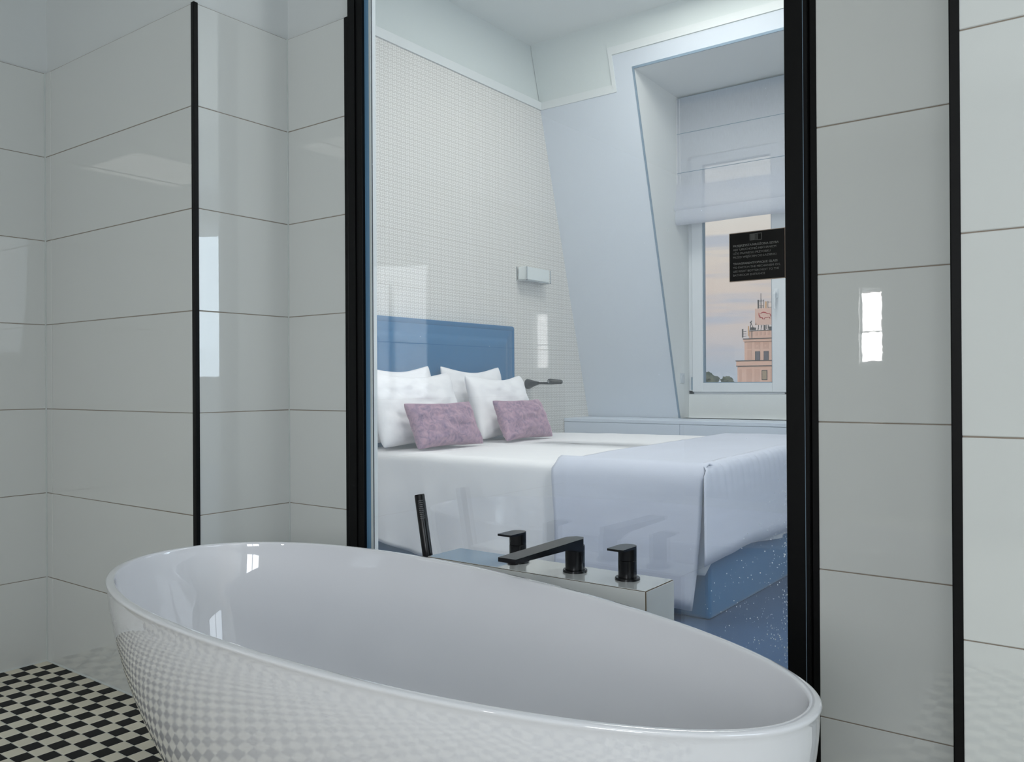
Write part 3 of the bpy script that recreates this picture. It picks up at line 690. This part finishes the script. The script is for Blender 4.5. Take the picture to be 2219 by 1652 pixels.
# duvet: draped closed shell
dv = None
bm = bmesh.new(); nper = 240
def duvet_out(th_i):
    # rounded rectangle outline, parameter 0..1
    x0, x1, y0, y1, r = -3.560, CX1+.022, CY0-.035, CY1+.03, .07
    segs = [('l', (x0+r, y0), (x1-r, y0), (0, -1)), ('a', (x1-r, y0+r), -PI/2), ('l', (x1, y0+r), (x1, y1-r), (1, 0)), ('a', (x1-r, y1-r), 0), ('l', (x1-r, y1), (x0+r, y1), (0, 1)), ('a', (x0+r, y1-r), PI/2), ('l', (x0, y1-r), (x0, y0+r), (-1, 0)), ('a', (x0+r, y0+r), PI)]
    lens = [math.dist(s[1], s[2]) if s[0] == 'l' else r*PI/2 for s in segs]; tot = sum(lens); d_ = th_i*tot
    for s, l_ in zip(segs, lens):
        if d_ <= l_ or s is segs[-1]:
            f = d_/l_
            if s[0] == 'l': return (s[1][0]+(s[2][0]-s[1][0])*f, s[1][1]+(s[2][1]-s[1][1])*f, *s[3])
            a = s[2]+PI/2*f; return (s[1][0]+r*math.cos(a), s[1][1]+r*math.sin(a), math.cos(a), math.sin(a))
        d_ -= l_
OUT = [duvet_out(k/nper) for k in range(nper)]
def topz(x, y): return .618+.028*max(0, (y-CY0)/1.85)*max(0, (x+3.6)/2.2)+.006*fbm(x, y, 0, 2.2)+.003*fbm(x, y, 5, 7)
def hem(x, y, nx_, ny_):
    base = .112 if ny_ < -.5 else (.245 if nx_ > .5 else .2)
    if nx_ > .3 and ny_ < -.1: base = .235
    if ny_ < -.5: base = .098+.03*math.exp(-((x+3.35)/.25)**2)+.012*math.sin(x*9)
    if nx_ > .5: base = .245+.018*math.sin((y-3.1)*4.5)
    if ny_ < -.5 and x > -1.6: base = .19
    return base
rr_ = []
for f in (.0, .25, .5, .7, .82, .9, .95): # top, from the middle outwards
    ring = []
    for x, y, a, b in OUT:
        mx_, my_ = max(min(x, -2.2), -2.9), (CY0+CY1)/2
        X = mx_+(x-mx_)*f; Y = my_+(y-my_)*f; ring.append((X, Y, topz(X, Y)))
    rr_.append(ring)
for k in range(1, 6):   # rounded shoulder
    an = PI/2*k/5; R_ = .045; ring = []
    for x, y, a, b in OUT:
        ring.append((x-a*R_*(1-math.sin(an)), y-b*R_*(1-math.sin(an)), topz(x, y)-R_*(1-math.cos(an))))
    rr_.append(ring)
nv = 22
for k in range(1, nv+1):
    t_ = k/nv; ring = []
    for i, (x, y, a, b) in enumerate(OUT):
        zt = topz(x, y)-.045; zh = hem(x, y, a, b); z = zt+(zh-zt)*t_
        off = (.022*fbm(x, y, z*.6, 3.5)+.014*fbm(x+3, y, z*.35, 9))*min(1, t_*2.5)+.012*t_*t_
        if t_ > .85: off += .006*(t_-.85)/.15*math.sin(i*.9)
        off = max(-.008, off)
        ring.append((x+a*off, y+b*off, z))
    rr_.append(ring)
rings(bm, rr_, True, True, False)
dv = fin('duvet', bm, M_sheet, None, True)
tag(dv, 'white linen bedspread draped over the bed down to a loose hem', 'bedspread')
sm_ = dv.modifiers.new('thickness', 'SOLIDIFY'); sm_.thickness = .008; sm_.offset = -1

# runner across the foot of the bed
bm = bmesh.new(); X0r, X1r = -2.125, -1.402
path = []
for z in [.058+.05*k for k in range(11)]: path.append((3.172-.020*(1-(z-.05)/.55), z, 0))
path = [(y, z, 0) for y, z, _ in path if z < .59]
path += [(3.176, .592, 0), (3.186, .616, 0), (3.204, .634, 0), (3.228, .643, 0)]
path += [(3.228+1.84*k/30, .645+.0, 1) for k in range(1, 31)]
path += [(5.10, .64, 1), (5.128, .60, 1), (5.14, .45, 1), (5.15, .25, 1)]
nx = 40; rr_ = []
for j, (y, z, top) in enumerate(path):
    ring = []
    for i in range(nx+1):
        f = i/nx; x = X0r+(X1r-X0r)*f
        if not top and z < .6: x += .015*math.sin(z*7)*(1-f)-.05*(1-z/.6)**2*f-.0*(f); n_ = .010*fbm(x, 0, z*.4, 6)*(1 if z < .5 else .3); yy = y-abs(n_)-.004
        else: yy = y; n_ = 0
        zz_ = z if not top or y > 5.09 else topz(x, y)+.012+.002*fbm(x, y, 3, 12)
        if not top and z > .6: zz_ = z+.028*0
        if f > .93 and top and y < 5.1:   # puckered foot edge, rolled down
            g = (f-.93)/.07; zz_ -= .004*g*g
        if f < .04: zz_ -= .004 if top else 0
        ring.append((x, yy, zz_))
    rr_.append(ring)
rings(bm, rr_, False)
rn = fin('runner', bm, M_run, None, True); tag(rn, 'pale blue-grey throw laid across the foot of the bed and hanging to the floor', 'throw')
sm_ = rn.modifiers.new('thickness', 'SOLIDIFY'); sm_.thickness = .007; sm_.offset = 1

# foot panel of the throw: gathered seam along the top edge, hanging over the foot of the bed
bm = bmesh.new(); rr_ = []; ny = 150
fp = [(-.060, .004), (-.035, .006), (-.012, .003), (.004, -.012), (.012, -.035), (.016, -.07), (.018, -.12), (.022, -.19), (.026, -.26), (.030, -.33), (.033, -.385)]
for j, (dx, dz_) in enumerate(fp):
    ring = []
    for i in range(ny+1):
        y = 3.166+.075*max(0, 1-j/4)+(1.96-.075*max(0, 1-j/4))*i/ny; f = i/ny; pk = math.sin(y*95)+.6*math.sin(y*61+1)
        yy_ = max(y, CY0+.02); z = topz(CX1, yy_)+.018+dz_
        if i < 5: z -= .012*(5-i)/5*max(0, 1-j/4)
        if j in (1, 2, 3): z += .0028*pk*(1, 1, .8, .5)[j]; 
        x = CX1+.022+dx+(.0022*pk if j in (3, 4, 5) else 0)
        if j > 5: x += .012*fbm(0, y, z*.4, 3)*(j-5)/5+.004*(j-5)/5
        if j >= 8: z += (.016*math.sin((y-3.1)*4.5)+.02*f)*(j-7)/3
        ring.append((x, y-(.085*(j/10)**1.3*(1-i/12)**1.5 if i < 12 else 0), z))
    rr_.append(ring)
rings(bm, rr_, False)
fpn = fin('foot_panel', bm, M_run, rn, True); sm_ = fpn.modifiers.new('thickness', 'SOLIDIFY'); sm_.thickness = .004; sm_.offset = 1

# pillows
def pillow(name, c, w_, h_, th, lean, m, seed, yaw=0, sag=0.0, pinch=.12, parent=None):
    """stands on its long edge: local u along Y, v up, n towards +X, leaning back by lean"""
    nu, nv_ = 34, 26; rnd = random.Random(seed); ph = rnd.uniform(0, 50)
    bm = bmesh.new(); grids = []
    Ry = Matrix.Rotation(yaw, 3, 'Z')
    def pos(i, j, s):
        u = 2*i/nu-1; v = 2*j/nv_-1
        e = (1-abs(u)**2.6)*(1-abs(v)**2.6)
        t_ = th/2*max(0, e)**.5
        k = 1-pinch*(1-abs(v)**2)*(abs(u)**3)*.6; k2 = 1-pinch*(1-abs(u)**2)*(abs(v)**3)
        uu = u*w_/2*k; vv = v*h_/2*k2
        nn = s*t_
        wr = fbm(u*1.6+ph, v*1.6, s, 1.5)*.022+fbm(u*3+ph, v*5, s+2, 1.6)*.013
        nn += wr*max(0, e)**.5
        vv -= 1.3*sag*(1-u*u)**1.5*max(0, v)**2; rc = 1-.05*(abs(u)*abs(v))**6; uu *= rc; vv *= rc
        x = nn*math.cos(lean)-(vv+h_/2)*math.sin(lean); z = (vv+h_/2)*math.cos(lean)+nn*math.sin(lean)
        q = Ry @ Vector((x, uu, z)); return (c[0]+q.x, c[1]+q.y, c[2]+q.z)
    F_ = [[bm.verts.new(pos(i, j, 1)) for i in range(nu+1)] for j in range(nv_+1)]
    Bk = [[F_[j][i] if i in (0, nu) or j in (0, nv_) else bm.verts.new(pos(i, j, -1)) for i in range(nu+1)] for j in range(nv_+1)]
    for g in (F_, Bk):
        for j in range(nv_):
            for i in range(nu): bm.faces.new((g[j][i], g[j][i+1], g[j+1][i+1], g[j+1][i]))
    o = fin(name, bm, m, parent, True); sb_ = o.modifiers.new('smooth', 'SUBSURF'); sb_.levels = 1; sb_.render_levels = 1
    return o
p_ = pillow('pillow', (-3.425, 3.56, .628), .64, .49, .12, .22, M_pil, 1, sag=.02); tag(p_, 'white pillow leaning on the headboard, behind the left front pillow', 'pillow')
p_ = pillow('pillow', (-3.425, 4.275, .628), .64, .49, .11, .22, M_pil, 2, sag=.02); tag(p_, 'white pillow leaning on the headboard, behind the right front pillow', 'pillow')
p_ = pillow('pillow', (-3.235, 3.54, .622), .72, .47, .17, .36, M_pil, 3, yaw=-.02, sag=.02); tag(p_, 'big white front pillow beside the black post, behind a mauve cushion', 'pillow')
p_ = pillow('pillow', (-3.235, 4.335, .622), .65, .45, .16, .34, M_pil, 4, yaw=.04, sag=.02); tag(p_, 'white front pillow on the window side, behind a mauve cushion', 'pillow')
p_ = pillow('cushion', (-3.035, 3.52, .624), .56, .285, .13, .42, M_mauve, 5, yaw=-.03, pinch=.16); tag(p_, 'mauve velvet cushion nearer the black post, in front of the left pillow', 'cushion')
p_ = pillow('cushion', (-3.035, 4.27, .624), .54, .285, .13, .42, M_mauve, 6, yaw=.03, pinch=.16); tag(p_, 'mauve velvet cushion nearer the reading lamp, in front of the right pillow', 'cushion')

# ================================================================== outside
tw = thing('tower_building', 'pink stone tower block with stepped top and rooftop sign outside the window', 'building')
YT = 200.0
TX1 = -62.9
def tb(name, x0, x1, z0, z1, y0, y1, m, parent=tw): return box(name, x0, x1, YT+y0, YT+y1, z0, z1, m, parent)
tb('lower_storeys', -79.3, TX1+1.8, -30, 4.9, 0, 18, M_ston)
tb('parapet', -79.5, TX1+2.0, 4.9, 6.0, -.25, 18.2, M_ston)
tb('coping', -79.65, TX1+2.1, 6.0, 6.2, -.4, 18.3, M_dark)
tb('string_course', -79.55, TX1+2.0, 4.72, 4.9, -.3, 18.2, M_dark)
tb('upper_storeys', -77.85, TX1, 6.2, 10.9, 1.0, 16, M_ston)
tb('cornice', -78.0, TX1+.2, 10.85, 11.45, .6, 16.4, M_ston)
tb('cornice_cap', -78.05, TX1+.4, 11.45, 11.62, .4, 16.6, M_dark)
tb('attic', -77.1, TX1-1.2, 11.62, 13.45, 2.0, 15, M_ston)
tb('attic_cap', -77.2, TX1-1.1, 13.45, 13.62, 1.9, 15.1, M_dark)
for k in range(9): tb('attic_recess_shade', -75.35+k*1.02, -74.85+k*1.02, 12.35, 13.25, 1.93, 2.02, M_stod)
for k in range(7):   # pilaster bays, darker flat sheets stand in for recess shade
    x = -79.0+k*2.0
    if k == 3:
        f_ = tb('window', x+.02+.2*0-.18, x+1.24, 1.32, 3.73, -.08, .1, M_dark); tb('pane', x-.02, x+1.08, 1.5, 3.57, -.10, -.05, M_wgl2, f_)
    else: tb('wall_recess_shade', x if k else -78.95, x+(1.35 if k else .75), -6, 4.05, -.04, .05, M_stod)
for k, x in enumerate((-77.1, -75.3, -73.15, -70.95, -68.75, -66.6, -64.9)):
    tb('wall_recess_shade', x, x+(1.1 if k == 0 else 1.4), 9.0, 10.72, .95, 1.05, M_stod)
    if k == 0: tb('wall_recess_shade', x, x+1.1, 6.3, 8.75, .95, 1.05, M_stod)
    else:
        f_ = tb('window', x+.16, x+1.40, 6.22, 8.40, .90, 1.1, M_dark); tb('pane', x+.34, x+1.36, 6.28, 8.28, .86, .92, M_wgl, f_)
        tb('relief', x+.5, x+.9, 9.55, 9.95, .88, .97, M_ston)
bm = bmesh.new()
for x, z1 in ((-73.21, 22.6), (-73.9, 21.0), (-72.5, 21.0), (-71.45, 20.6), (-71.9, 19.6)): tube(bm, [(x, YT+5, 13.6), (x, YT+5, z1)], .07, 6)
for z in (19.2, 19.6, 20.7): tube(bm, [(-73.95, YT+5, z), (-72.5, YT+5, z)], .06, 6)
tube(bm, [(-73.2, YT+5, 18.8), (-73.2, YT+5, 21.2)], .11, 6); tube(bm, [(-71.45, YT+5, 20.3), (-70.6, YT+5, 20.3)], .06, 6); tube(bm, [(-71.45, YT+5, 19), (-70.6, YT+5, 19)], .06, 6)
bx(bm, -74.02, -73.72, YT+4.8, YT+5.1, 18.8, 21.0)
o = fin('antenna_mast', bm, M_dark, tw); o.location = (-1.85, 0, .4); o['kind'] = 'stuff'
tb('antenna_panel', -73.95, -73.63, 19.2, 20.9, 4.8, 5.1, M_yel); tb('antenna_panel', -76.95, -76.68, 12.2, 14.7, 1.0, 1.2, M_yel)
bm = bmesh.new(); bx(bm, -77.45, -77.15, YT+.8, YT+1.0, 11.7, 13.8)
for z in (12.0, 12.6, 13.2): tube(bm, [(-77.3, YT+1, z), (-76.4, YT+1, z)], .06, 6)
tube(bm, [(-76.2, YT+3, 13.6), (-75.9, YT+3, 15.6)], .08, 6); tube(bm, [(-75.9, YT+3, 15.3), (-75.2, YT+3, 13.7)], .08, 6); tube(bm, [(-76.2, YT+3, 15.4), (-75.7, YT+3, 15.9)], .12, 6)
bx(bm, -76.1, -75.5, YT+3, YT+3.6, 13.6, 14.3); bx(bm, -75.3, -74.9, YT+3, YT+3.6, 13.6, 14.2)
for x in (-75, -74.2, -73.3, -72.4, -71.6, -70.7, -69.6, -68.5): tube(bm, [(x, YT+5, 13.6), (x+.3, YT+5, 14.8)], .06, 6)
bx(bm, -73.4, -73.0, YT+4.8, YT+5.1, 13.6, 14.8); bx(bm, -72.1, -71.4, YT+4.8, YT+5.1, 13.6, 14.4)
o = fin('roof_equipment', bm, M_dark, tw); o.location = (-.95, 0, .2); o['kind'] = 'stuff'
sgn = thing('rooftop_sign', 'pale rooftop billboard with a red outlined bison on the tower', 'billboard')
box('sign_board', -74.76, -67.8, YT+4.3, YT+4.6, 14.72, 18.82, M_sign, sgn)
bm = bmesh.new()
def stroke(pts, wds):
    tube(bm, [(x, YT+4.27, z) for x, z in pts], wds, 8, sq=(1, 1))
ox, oz, k_ = -73.83, 16.1, 1.0
S_ = [([(-73.85, 17.75), (-73.65, 17.55), (-73.75, 17.25), (-73.55, 16.95), (-73.4, 16.55), (-73.3, 16.5)], [.05, .10, .12, .15, .15, .05]),
      ([(-73.35, 17.5), (-73.0, 17.75), (-72.5, 17.85), (-72.0, 17.72), (-71.6, 17.45), (-71.2, 17.42), (-70.9, 17.35), (-70.75, 17.0), (-70.7, 16.6)], [.05, .12, .14, .12, .08, .07, .08, .12, .05]),
      ([(-73.55, 16.6), (-73.2, 16.55), (-72.9, 16.5), (-72.75, 16.3), (-72.7, 16.0)], [.05, .09, .11, .11, .04]),
      ([(-72.35, 16.0), (-72.4, 16.35), (-72.1, 16.45), (-71.6, 16.45), (-71.3, 16.6), (-71.0, 16.45), (-70.95, 16.1)], [.04, .10, .07, .05, .06, .10, .04])]
for pts, wds in S_: stroke(pts, wds)
o = fin('bison_emblem', bm, M_red, sgn, True); sgn.location = (-1.62, 0, .36); o['label'] = 'red outline bison emblem'

# trees on the horizon
def tree(x, y, s, z, seed, label):
    t = thing('tree', label, 'tree', group='trees on the horizon')
    rnd = random.Random(seed); bm = bmesh.new(); bmesh.ops.create_icosphere(bm, subdivisions=4, radius=1)
    for v in bm.verts:
        q = v.co.copy(); n_ = 1+.35*noise.noise(q*1.6+Vector((seed, 0, 0)))+.22*noise.noise(q*4.5+Vector((seed, 3, 0)))+.12*noise.noise(q*11)
        v.co = Vector((x, y, z))+Vector((q.x*s, q.y*s, q.z*s*.8))*n_
    fin('crown', bm, M_leaf, t, True)
    fin('trunk', tube(bmesh.new(), [(x, y, -30), (x, y, z)], s*.08, 8), M_dark, t)
yt = 330
TL = ('tallest distant treetop, at the left edge of the window pane', 'distant treetop second from the left in the window pane', 'small low distant treetop between two taller ones', 'distant treetop second from the pink tower', 'distant treetop touching the left side of the pink tower')
for i, (x, s, z) in enumerate(((-143.5, 3.9, 1.3), (-139.0, 2.6, 1.0), (-136.0, 2.1, .3), (-133.2, 2.4, .8), (-130.2, 2.5, .7))):
    tree(x, yt+i*9, s, z, i*7+1, TL[i])
struct(box('floor_outside', -600, 400, 20, 900, -31, -30, M_gnd)).name = 'ground_outside'
